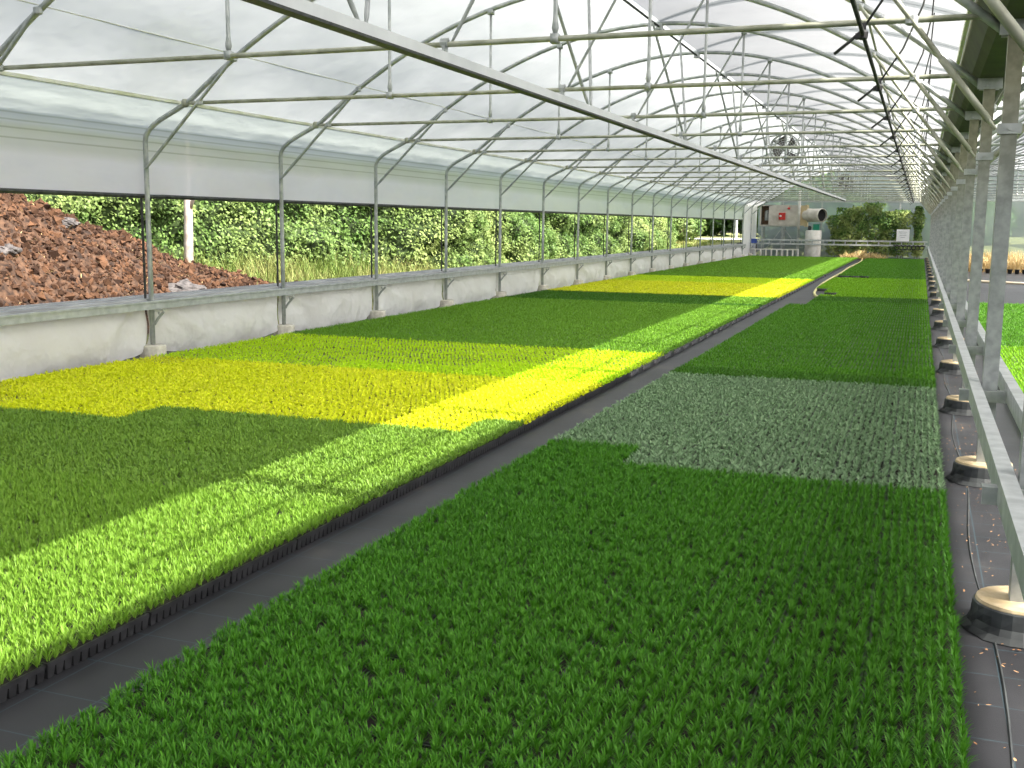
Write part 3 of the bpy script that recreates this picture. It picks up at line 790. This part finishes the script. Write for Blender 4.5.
# dark nursery pots along the far side of the neighbouring floor
pm = MB(); pm.lathe((0, 0, 0), [(.07, 0), (.095, .16), (.105, .165), (.105, .185), (.09, .185), (.085, .165)], 14); pme = pm.mesh('pot', BLACKP, True)
sm = MB(); sm.lathe((0, 0, .16), [(.087, 0), (.0001, .004)], 14, False); sme = sm.mesh('potting_soil', SOIL)
gv, gt = blades(rng.normal(0, .03, 60), rng.normal(0, .03, 60), np.full(60, .16), rng.random(60)*2*PI, rng.uniform(0, .5, 60), rng.uniform(.3, .7, 60), np.full(60, .014), np.full(60, .15), True)
gme2 = tri_mesh('dry_stems', gv, gt, STRAW)
for i in range(26):
    o = link('plant_pot', pme); o.location = (1.0+.27*i, 47.6, FLOOR)
    tag(o, f'black pot of dry grass beyond the posts, {ORD[i+1] if i < 22 else "later"} from the gutter side' if i < 22 else 'black pot of dry grass at the far end of the pot row', 'plant pot', 'black pots of dry grass in the neighbouring bay')
    link('potting_soil', sme, o); s_ = link('dry_grass', gme2, o); s_['kind'] = 'stuff'; s_.rotation_euler = (0, 0, i*1.7)
n = 5000
v, t = blades(rng.uniform(.95, 10, n), rng.uniform(49, 51.5, n), np.full(n, FLOOR), rng.random(n)*2*PI, rng.uniform(0, .5, n), rng.uniform(.5, 1.05, n), np.full(n, .022), np.full(n, .2), True)
tag(link('dry_grass', tri_mesh('dry_grass', v, t, STRAW)), 'strip of tall dry grass behind the row of small black pots', 'grass', kind='stuff')
# straw heap where the path ends
n = 900
a = rng.random(n)*2*PI; rr = np.sqrt(rng.random(n))
v, t = blades(-3.0+rr*np.cos(a)*1.3, 64.3+rr*np.sin(a)*.7, FLOOR+.02+.42*(1-rr)*rng.random(n), rng.random(n)*2*PI, rng.uniform(.4, 1.4, n), rng.uniform(.15, .4, n), np.full(n, .03), np.full(n, .2), True)
tag(link('straw', tri_mesh('straw', v, t, STRAW)), 'small heap of dry straw where the path ends', 'straw', kind='stuff')

# ---------------------------------------------------------------- far end: heater, tank, boom, sign, vines
h = empty('heater', (-7.72, 66.3, FLOOR)); tag(h, 'large cream air heater on a metal stand at the far end', 'heater')
q = MB(); z0, z1 = 1.59-FLOOR, 2.79-FLOOR
q.box(-.55, 1.05, -.5, .5, z0, z1)                                   # cabinet body
q.box(-1.25, -.55, -.42, .5, z0, z0+.05); q.box(-1.25, -.55, -.5, .5, z1-.05, z1); q.box(-1.25, -1.19, -.5, .5, z0, z1); q.box(-1.25, -.55, .44, .5, z0, z1); q.box(-.75, -.55, -.5, -.44, z0, z1)
child(q.build('cabinet', CREAM), h)
q = MB(); q.box(-1.18, -.56, -.1, .42, z0+.06, z1-.06); child(q.build('burner_bay', RUST), h)['label'] = 'open dark burner bay'
q = MB(); q.lathe((-.88, -.2, z0+.3), [(.12, 0), (.14, .1), (.14, .5), (.08, .6)], 14); q.box(-.72, -.6, -.4, -.1, z0+.25, z0+.7); child(q.build('burner', GALVP), h)
q = MB(); q.box(-.15, .22, -.62, -.5, z0+.35, z0+.75); child(q.build('control_box', REDM), h)['label'] = 'red control box'
q = MB(); q.lathe((-.05, -.64, z0+.52), [(.06, 0), (.07, .06), (.03, .1)], 12); child(q.build('dial', WHITEM), h)
q = MB(); q.lathe((.40, -.53, z0+.95), [(.05, 0), (.09, .05), (.05, .12)], 12); child(q.build('knob', REDM), h)
q = MB(); q.box(1.05, 1.32, -.5, .5, z0+.02, z1-.02); q.box(1.32, 1.45, -.55, .5, z0-.05, z1+.02); child(q.build('end_panel', mottled('tan panel', (.5, .38, .2), (.62, .5, .3), 3)), h)
q = MB(); c0 = Vector((1.40, -.2, z0+.62)); c1 = Vector((2.35, -1.05, z0+.62)); d = (c1-c0).normalized()
q.tube([c0, c0+d*.3, c0+d*.32, c1], [.40, .40, .38, .38], 24, False); q.tube([c1, c1-d*.6, c1-d*1.0], [.35, .35, .33], 24, False); q.tube([c1-d*.05, c1-d*.01, c1+d*.03], [.405, .405, .36], 24, False)
child(q.build('duct', CREAM, smooth=True), h)
q = MB(); q.tube([c1-d*.12, c1-d*.1], .345, 24); child(q.build('duct_mouth', mottled('shaded duct inside', (.003, .003, .003), (.008, .008, .008), 5, 0, .95)), h)['label'] = 'black round mouth of the duct'  # near-black disc, with the shade inside the duct put into its colour
for x in (-1.1, .1, .95):
    for y in (-.42, .42):
        q = MB(); q.box(x-.035, x+.035, y-.035, y+.035, 0, z0); child(q.build('leg', GALVP), h)
q = MB(); q.bar((-.9, -.42, .35), (.1, -.42, z0-.05), .04, .04); q.bar((.95, -.42, .6), (.1, -.42, z0-.05), .04, .04); q.box(-1.15, 1.0, -.45, -.39, z0-.07, z0); child(q.build('stand_brace', GALVP), h)
q = MB(); q.tube([(1.02, -.75, z0-.2), (1.02, -.75, 3.9)], .075, 14); child(q.build('flue_pipe', WHITEM, smooth=True), h)['label'] = 'white vertical flue pipe'

t = empty('storage_tank', (-5.85, 65.7, FLOOR)); tag(t, 'white cylindrical tank with green cap under the heater duct', 'tank')
q = MB(); q.lathe((0, 0, 0), [(.44, 0), (.46, .03), (.46, 1.50), (.42, 1.56), (.1, 1.58)], 30); child(q.build('drum', WHITEM, smooth=True), t)
q = MB(); q.box(-.02, .32, -.2, .12, 1.56, 1.92); child(q.build('cap', GREENP), t)['label'] = 'green cap'
q = MB(); q.lathe((-.22, -.1, 1.56), [(.07, 0), (.1, .05), (.1, .2), (.05, .26)], 12); child(q.build('valve', BLACKP), t)

bm = empty('spray_boom', (-4.4, 65.2, .66)); tag(bm, 'galvanised ladder-like boom spanning the bed ends on the guide rails', 'spray boom')
for z, nm in ((.115, 'upper_rail'), (-.115, 'lower_rail')):
    q = MB(); q.box(-4.75, 4.8, -.04, .04, z-.045, z+.045); child(q.build(nm, RAILM), bm)
rg = MB(); rg.box(-.03, .03, -.03, .03, -.07, .07); rme = rg.mesh('rung', RAILM)
for i in range(16):
    o = child(link('rung', rme), bm); o.location = (-4.5+.61*i, 0, 0)
q = MB(); q.box(-4.95, -4.6, -.12, .12, -.1, .16); child(q.build('end_box', BLUEP), bm)['label'] = 'blue end box'
q = MB()
for i in range(7):
    x = 3.2+.22*i; q.tube([(x+.12*math.cos(a), -.08+.02*i % .05, -.22+.12*math.sin(a)) for a in np.linspace(0, 2*PI, 14)], .025, 6)
q.tube([(3.0, -.07, -.12), (4.7, -.07, -.14)], .03, 6)
child(q.build('hose_bundle', BLACKP), bm)['label'] = 'black coiled hose bundle'

sg = empty('notice_board', (-.92, 65.05, .775)); tag(sg, 'small white notice board standing on the spray boom', 'sign')
q = MB(); q.box(-.34, .34, -.015, .015, .02, .68); child(q.build('board', SIGNM), sg)
q = MB()
for i, wdt in enumerate((.30, .22, .26, .18)): q.box(-wdt*.7, wdt*.7, -.019, -.015, .52-.1*i, .545-.1*i)
child(q.build('lettering', INK), sg)
rk = empty('low_rack', (-8.0, 64.6, FLOOR)); tag(rk, 'low pale metal rack along the bed end below the heater', 'rack')
q = MB(); q.box(-1.35, 1.45, -.03, .03, .42, .47); q.box(-1.35, 1.45, .3, .36, .42, .47); child(q.build('top_rail', WHITEM), rk)
for i in range(10):
    q = MB(); q.box(-1.33+.305*i, -1.29+.305*i, -.03, .03, 0, .42); q.box(-1.33+.305*i, -1.29+.305*i, .3, .36, 0, .42); child(q.build('leg', WHITEM), rk)

VINE = leaf('vine leaf', (.03, .10, .02), (.20, .33, .08), (.50, .56, .20), .35, .45, 1.2)
def leaves(P, nrm, size, mat, name, jitter=.6, r_=rng):
    """one folded leaf (two triangles pairs) at each point, facing nrm with scatter"""
    P = np.asarray(P); n = len(P); nn = np.asarray(nrm) + r_.normal(0, jitter, (n, 3)); nn /= np.linalg.norm(nn, axis=1)[:, None]
    ref = r_.normal(0, 1, (n, 3)); u = np.cross(nn, ref); u /= np.linalg.norm(u, axis=1)[:, None]; w_ = np.cross(nn, u)
    s_ = (size*r_.uniform(.6, 1.4, n))[:, None]
    tip = P+u*s_; base = P-u*s_*.6; l = P+w_*s_*.55-nn*s_*.12; r2 = P-w_*s_*.55-nn*s_*.12; mid = P+nn*s_*.08
    V = np.stack([base, l, tip, r2, mid], 1).reshape(-1, 3); b_ = (np.arange(n)*5)[:, None]
    T = np.concatenate([b_+np.array([[0, 4, 1]]), b_+np.array([[1, 4, 2]]), b_+np.array([[2, 4, 3]]), b_+np.array([[3, 4, 0]])], 0)
    return tri_mesh(name, V, T, mat)
vx = [(-4.55, 2.2), (-4.0, 2.65), (-3.25, 2.75), (-2.55, 2.95), (-1.85, 2.45), (-1.05, 2.55), (-.15, 2.75)]
vlab = ['leafy climbing plant beside the heater duct mouth', 'second climbing plant from the heater duct, full and bushy', 'climbing plant in the middle of the leafy screen, third from the duct',
        'tallest climbing plant, fourth from the heater duct', 'sunlit climbing plant, fifth from the heater duct', 'climbing plant right behind the notice board', 'narrow climbing plant beside the square posts at the far end']
for (x, ht), lb in zip(vx, vlab):
    o = empty('climbing_plant', (x, 66.4, FLOOR)); tag(o, lb, 'climbing plant', 'climbing plants at the end wall')
    q = MB()
    for k in range(3):
        q.tube([(.12*k-.12+.05*math.sin(j*1.3+k), .1*math.cos(j+k), (ht-FLOOR)*j/7*.95) for j in range(8)], .018, 6)
    child(q.build('stem', WOOD), o)
    n = 2000; wid = .66 if x < -.5 else .36
    z = rng.uniform(.03, 1, n)**.8*(ht-FLOOR)
    rad = wid*(.8+.25*np.sin(z*4+x*7))*np.sqrt(rng.random(n)); aa = rng.random(n)*2*PI
    Pp = np.stack([rad*np.cos(aa), rad*np.sin(aa)*.8, z], 1)
    child(link('foliage', leaves(Pp, np.stack([np.cos(aa)*.5, np.sin(aa)*.5-.2, np.full(n, .5)], 1), np.full(n, .085), VINE, 'foliage')), o)

# circulation fans
def fan(loc, r, label):
    o = empty('circulation_fan', loc); tag(o, label, 'fan', 'hanging circulation fans')
    q = MB(); n = 24
    for y_, rr_ in ((-.09, r), (.09, r)): q.tube([(rr_*math.cos(a), y_, rr_*math.sin(a)) for a in np.linspace(0, 2*PI, n+1)], .02, 6)
    vs, fs = grid(lambda a, c: (r*math.cos(2*PI*a), -.09+.18*c, r*math.sin(2*PI*a)), 28, 1); q.add(vs, fs)
    child(q.build('housing', GALVP), o)
    hb = MB(); hb.tube([(0, -.07, 0), (0, .12, 0)], .07*r/.4, 12); child(hb.build('motor', RUST), o)
    for k in range(4):
        a = k*PI/2+.5; q = MB()
        pts = []
        for s_, off, tw in ((.12, -.3, .02), (.97, -.55, .05), (.97, .55, -.05), (.12, .3, -.02)):
            pts.append((r*s_*math.cos(a+off), tw, r*s_*math.sin(a+off)))
        q.add(pts + [(p[0], p[1]+.012, p[2]) for p in pts], [(0, 1, 2, 3), (7, 6, 5, 4), (0, 4, 5, 1), (1, 5, 6, 2), (2, 6, 7, 3), (3, 7, 4, 0)])
        child(q.build('blade', FANB), o)
    q = MB()
    for rr_ in (.2, .35, .5, .65, .8, .92): q.tube([(r*rr_*math.cos(a), -.1, r*rr_*math.sin(a)) for a in np.linspace(0, 2*PI, n+1)], .006, 5)
    for k in range(16): q.tube([(0, -.1, 0), (r*math.cos(k*PI/8), -.1, r*math.sin(k*PI/8))], .006, 5)
    child(q.build('guard', GALV), o)
    q = MB(); q.bar((-r*1.6, 0, -r*1.05-.02), (r*1.6, 0, -r*1.05-.02), .05, .05)
    for sx in (-1, 1):
        q.tube([(sx*r*1.25, 0, -r*1.05), (sx*r*1.25, 0, 4.55-loc[2])], .018, 6); q.box(sx*r*1.25-.03, sx*r*1.25+.03, -.05, .05, -.75*r, -.45*r)
    child(q.build('mount', GALVP), o)
fan((-3.87, 33.0, 3.82), .42, 'larger hanging circulation fan under the roof crown')
fan((-3.62, 56.0, 3.72), .40, 'farther hanging circulation fan above the heater')
fan((4.6, 33.0, 2.95), .42, 'hanging circulation fan in the neighbouring bay')

# ---------------------------------------------------------------- outside: compost heap, hedge, trees
def heap_h(x, y):
    pf = np.interp(y, [0, 4, 8, 12, 15, 16.8, 18.6, 20.6, 22.6, 24], [.6, 1.6, 2.5, 2.7, 2.15, 1.55, .95, .55, .3, 0])
    side = np.interp(-x, [11.7, 12.0, 12.4, 13.4, 14.8, 17, 20], [0, .2, .4, .8, 1.0, .8, 0])
    h_ = pf*side
    if h_ > .02:
        v_ = Vector((x*.9, y*.9, 0)); h_ += .16*noise.noise(v_)*min(1, h_*2) + .10*noise.noise(v_*3.3)*min(1, h_*3) + .09*noise.noise(v_*7)*min(1, h_*3) + .06*noise.noise(v_*17)
    return FLOOR-.05+max(h_, 0)
hp = empty('compost_heap', (-14, 13, FLOOR)); tag(hp, 'big heap of crumbly brown compost outside the open side', 'compost heap')
def hpt(a, c):
    x = -20+9.8*a; y = 1+23.2*c; return (x+14, y-13, heap_h(x, y)-FLOOR)
vs, fs = grid(hpt, 150, 330); q = MB(); q.add(vs, fs); child(q.build('mound', PEAT, smooth=False), hp)
cl = MB()
for _ in range(16000):
    x = random.uniform(-15.2, -11.8); y = random.uniform(8, 22.5); z = heap_h(x, y)
    if z < FLOOR+.05: continue
    s_ = random.uniform(.014, .045)+.07*random.random()**5
    bs = [Vector(p)*s_ for p in ((1, 0, 0), (-1, 0, 0), (0, 1, 0), (0, -1, 0), (0, 0, .8), (0, 0, -.8))]
    rt = Matrix.Rotation(random.random()*6, 3, Vector((random.random(), random.random(), random.random()+.01)).normalized())
    cl.add([rt@(p*random.uniform(.6, 1.3))+Vector((x+14, y-13, z-FLOOR+.01)) for p in bs], [(0,2,4),(2,1,4),(1,3,4),(3,0,4),(2,0,5),(1,2,5),(3,1,5),(0,3,5)])
o = child(cl.build('clods', CLOD), hp); o['kind'] = 'stuff'
n = 1500; sx = rng.uniform(-15, -10.6, n); sy = rng.uniform(7, 22, n); sz = np.array([heap_h(a, c) for a, c in zip(sx, sy)])+.015
v, tt = blades(sx+14, sy-13, sz-FLOOR, rng.random(n)*2*PI, rng.uniform(.9, 1.5, n), rng.uniform(.06, .2, n), np.full(n, .014), np.full(n, .1), True)
o = child(link('straw_bits', tri_mesh('straw_bits', v, tt, STRAW)), hp); o['kind'] = 'stuff'
def rock(name, loc, s_, label, mat=STONE):
    q = MB(); n1, n2 = 24, 14
    def p(a, c):
        th = 2*PI*a; ph = PI*c; d_ = Vector((math.sin(ph)*math.cos(th), math.sin(ph)*math.sin(th), math.cos(ph)*.6))
        k = 1+.4*noise.noise(d_*2+Vector(loc))+.2*noise.noise(d_*6+Vector(loc)); return (d_.x*s_*k, d_.y*s_*k*1.2, d_.z*s_*k*.9 - s_*.15)
    vs, fs = grid(p, n1, n2); q.add(vs, fs); o = q.build(name, mat); o.location = loc; return tag(o, label, 'lump')
rock('ash_lump', (-12.35, 16.1, heap_h(-12.35, 16.1)-.06), .34, 'pale grey ashy lump low on the compost heap')
rock('stone', (-13.4, 14.5, heap_h(-13.4, 14.5)+.04), .18, 'small grey stone high on the compost heap')
rock('stone', (-12.7, 12.5, heap_h(-12.7, 12.5)+.0), .17, 'grey stone on the near flank of the compost heap')
rock('clod', (-12.6, 20.2, heap_h(-12.6, 20.2)+.08), .15, 'dark round clod at the tail of the compost heap', RUST)

HEDGE = leaf('bramble leaf', (.05, .12, .02), (.23, .36, .10), (.38, .46, .16), .3, .45, .5)
HEDGED = leaf('shadowy inner leaf', (.02, .05, .008), (.05, .10, .018), None, .2)
GRASSM = leaf('tall pale grass', (.10, .18, .025), (.25, .32, .08), (.40, .36, .15), .3, .6, .8)
def hedge_x(y, z):
    back = .62*max(0, 30-y) if y > 12 else 11.2
    return -12.6 - back - .18*(z+.2) + .9*noise.noise(Vector((y*.35, z*.7, 1))) + .5*noise.noise(Vector((y*1.1, z*1.4, 4))) + .25*noise.noise(Vector((y*2.7, z*3, 8))) - max(0, (z-2.2))*.9
n = 90000
hy = 6+56*rng.random(n); hz = rng.uniform(-.2, 3.2, n)
hx = np.array([hedge_x(a, c) for a, c in zip(hy, hz)])
dp = rng.exponential(.16, n)
me = leaves(np.stack([hx-dp, hy, hz], 1), np.tile([.75, -.2, .6], (n, 1)), np.full(n, .062), HEDGE, 'hedge', .6)
hd = empty('bramble_hedge', (0, 0, 0)); tag(hd, 'dense green bramble hedge outside the open left side', 'hedge', kind='stuff')
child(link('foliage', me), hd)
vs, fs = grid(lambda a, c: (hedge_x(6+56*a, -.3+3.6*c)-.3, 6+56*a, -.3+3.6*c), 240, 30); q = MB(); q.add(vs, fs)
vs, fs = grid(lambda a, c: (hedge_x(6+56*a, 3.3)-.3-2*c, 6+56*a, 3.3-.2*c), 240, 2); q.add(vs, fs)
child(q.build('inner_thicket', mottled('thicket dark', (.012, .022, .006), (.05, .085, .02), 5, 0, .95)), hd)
n = 26000
ty_ = rng.uniform(15, 33, n); tx_ = rng.uniform(-21, -11.6, n); kp = np.array([a > -13.2-.62*max(0, 30-b_) and heap_h(a, b_) < FLOOR+.3 for a, b_ in zip(tx_, ty_)]); tx_, ty_ = tx_[kp], ty_[kp]; n = len(tx_)
v, tt = blades(tx_, ty_, np.array([gz(a, c) for a, c in zip(tx_, ty_)]), rng.random(n)*2*PI, rng.uniform(0, .5, n), rng.uniform(.4, 1.3, n)*np.interp(tx_, [-19, -15, -12.6, -11.6], [1.25, 1.05, .6, .35]), np.full(n, .022), np.full(n, .25), True)
tag(link('tall_grass', tri_mesh('tall_grass', v, tt, GRASSM)), 'tall pale grass between the compost heap and the hedge', 'grass', kind='stuff')
n = 5000
ty_ = rng.uniform(44, 65, n); tx_ = rng.uniform(-16, -10.8, n)
v, tt = blades(tx_, ty_, np.array([gz(a, c) for a, c in zip(tx_, ty_)]), rng.random(n)*2*PI, rng.uniform(0, .6, n), rng.uniform(.08, .2, n), np.full(n, .05), np.full(n, .25), True)
tag(link('verge_grass', tri_mesh('verge_grass', v, tt, GRASSM)), 'short rough grass on the verge before the road', 'grass', kind='stuff')

TREEL = leaf('tree leaf', (.02, .055, .012), (.07, .15, .03), (.12, .20, .04), .25, .5, .25)
TREEY = leaf('yellowing tree leaf', (.25, .28, .03), (.5, .45, .05), (.4, .4, .05), .3)
def tree(name, loc, ht, rad, label, lf, n=3500, trunk=WOOD, tr=.16, low=.3):
    o = empty(name, loc); tag(o, label, 'tree', 'trees beyond the hedge')
    q = MB(); q.tube([(0, 0, -.3), (.05, .03, ht*.3), (.0, .1, ht*.8)], [tr, tr*.8, tr*.3], 10)
    for k in range(4): q.tube([(.03, .03, ht*(.3+.08*k)), (math.cos(k*1.6)*rad*.5, math.sin(k*1.6)*rad*.5, ht*(.5+.09*k))], [tr*.4, tr*.12], 6)
    child(q.build('trunk', trunk, smooth=True), o)
    th = rng.random(n)*2*PI; u_ = rng.uniform(-1, 1, n); rr_ = rng.uniform(.75, 1.05, n)
    d_ = np.stack([np.sqrt(1-u_*u_)*np.cos(th), np.sqrt(1-u_*u_)*np.sin(th), u_], 1)
    lump = np.array([1+.3*noise.noise(Vector(p)*2.2+Vector(loc)) for p in d_])
    hz_ = ht*(1-low)/2
    Pp = d_*(rr_*lump)[:, None]*np.array([rad, rad, hz_]) + np.array([0, 0, ht*low+hz_])
    child(link('crown', leaves(Pp, d_+np.array([0, 0, .4]), np.full(n, .26*rad/3), lf, 'crown', .4)), o)
    return o
n = 9000
px_ = rng.uniform(-9.3, .6, n); pz_ = FLOOR + 2.1*rng.random(n)**.8
me = leaves(np.stack([px_, 68.9+.5*rng.random(n)+.2*np.sin(px_*2), pz_], 1), np.tile([0, -.6, .5], (n, 1)), np.full(n, .11), TREEL, 'back_shrubbery', .6)
tag(link('back_shrubbery', me), 'low dark shrubbery just outside the far end wall', 'shrubbery', kind='stuff')
tree('tree', (-16.6, 21.9, gz(-16.6, 21.9)), 6.5, 1.3, 'slender tree with a pale trunk behind the tall grass', HEDGE, 1400, BARK, .13, .68)
for i, (x, y, hh, rd) in enumerate([(-19, 42, 7, 4), (-20, 56, 8, 4.5), (-24, 92, 8, 4.5), (-18, 97, 9, 5), (-12, 98, 8, 4.8), (-5, 80, 3.4, 3), (3, 82, 3.2, 3), (11, 80, 3.4, 3)]):
    tree('tree', (x, y, gz(x, y)-.2), hh, rd, ['dark tree standing behind the middle of the hedge', 'dark tree behind the far half of the hedge', 'dark tree behind the far end of the hedge',
         'big dark tree across the road', 'dark tree across the road behind the white post', 'tree seen dimly through the end wall behind the heater', 'tree seen dimly through the end wall behind the climbing plants', 'tree seen dimly through the neighbouring end wall'][i], TREEL, 3600, low=.02)
tree('shrub', (-8.6, 70.6, FLOOR+.1), 3.0, 1.0, 'yellowing shrub beyond the end wall left of the heater', TREEY, 900, low=.15)
tree('shrub', (-13.2, 63.5, gz(-13.2, 63.5)), 1.8, 1.4, 'low pale green bush at the end of the hedge by the road', HEDGE, 1600, low=.0)
wp = empty('white_post', (-13.9, 88.5, gz(-13.9, 88.5))); tag(wp, 'white wooden post beside the road', 'post')
q = MB(); q.tube([(0, 0, -.2), (0, 0, 3.6)], .09, 10); child(q.build('pole', PALE), wp)
q = MB(); q.lathe((0, 0, 3.6), [(.11, 0), (.11, .05), (.02, .12)], 10); child(q.build('cap', PALE), wp)

S.cycles.use_denoising = True
S.cycles.max_bounces = 10; S.cycles.transparent_max_bounces = 16
S.cycles.sample_clamp_indirect = 6
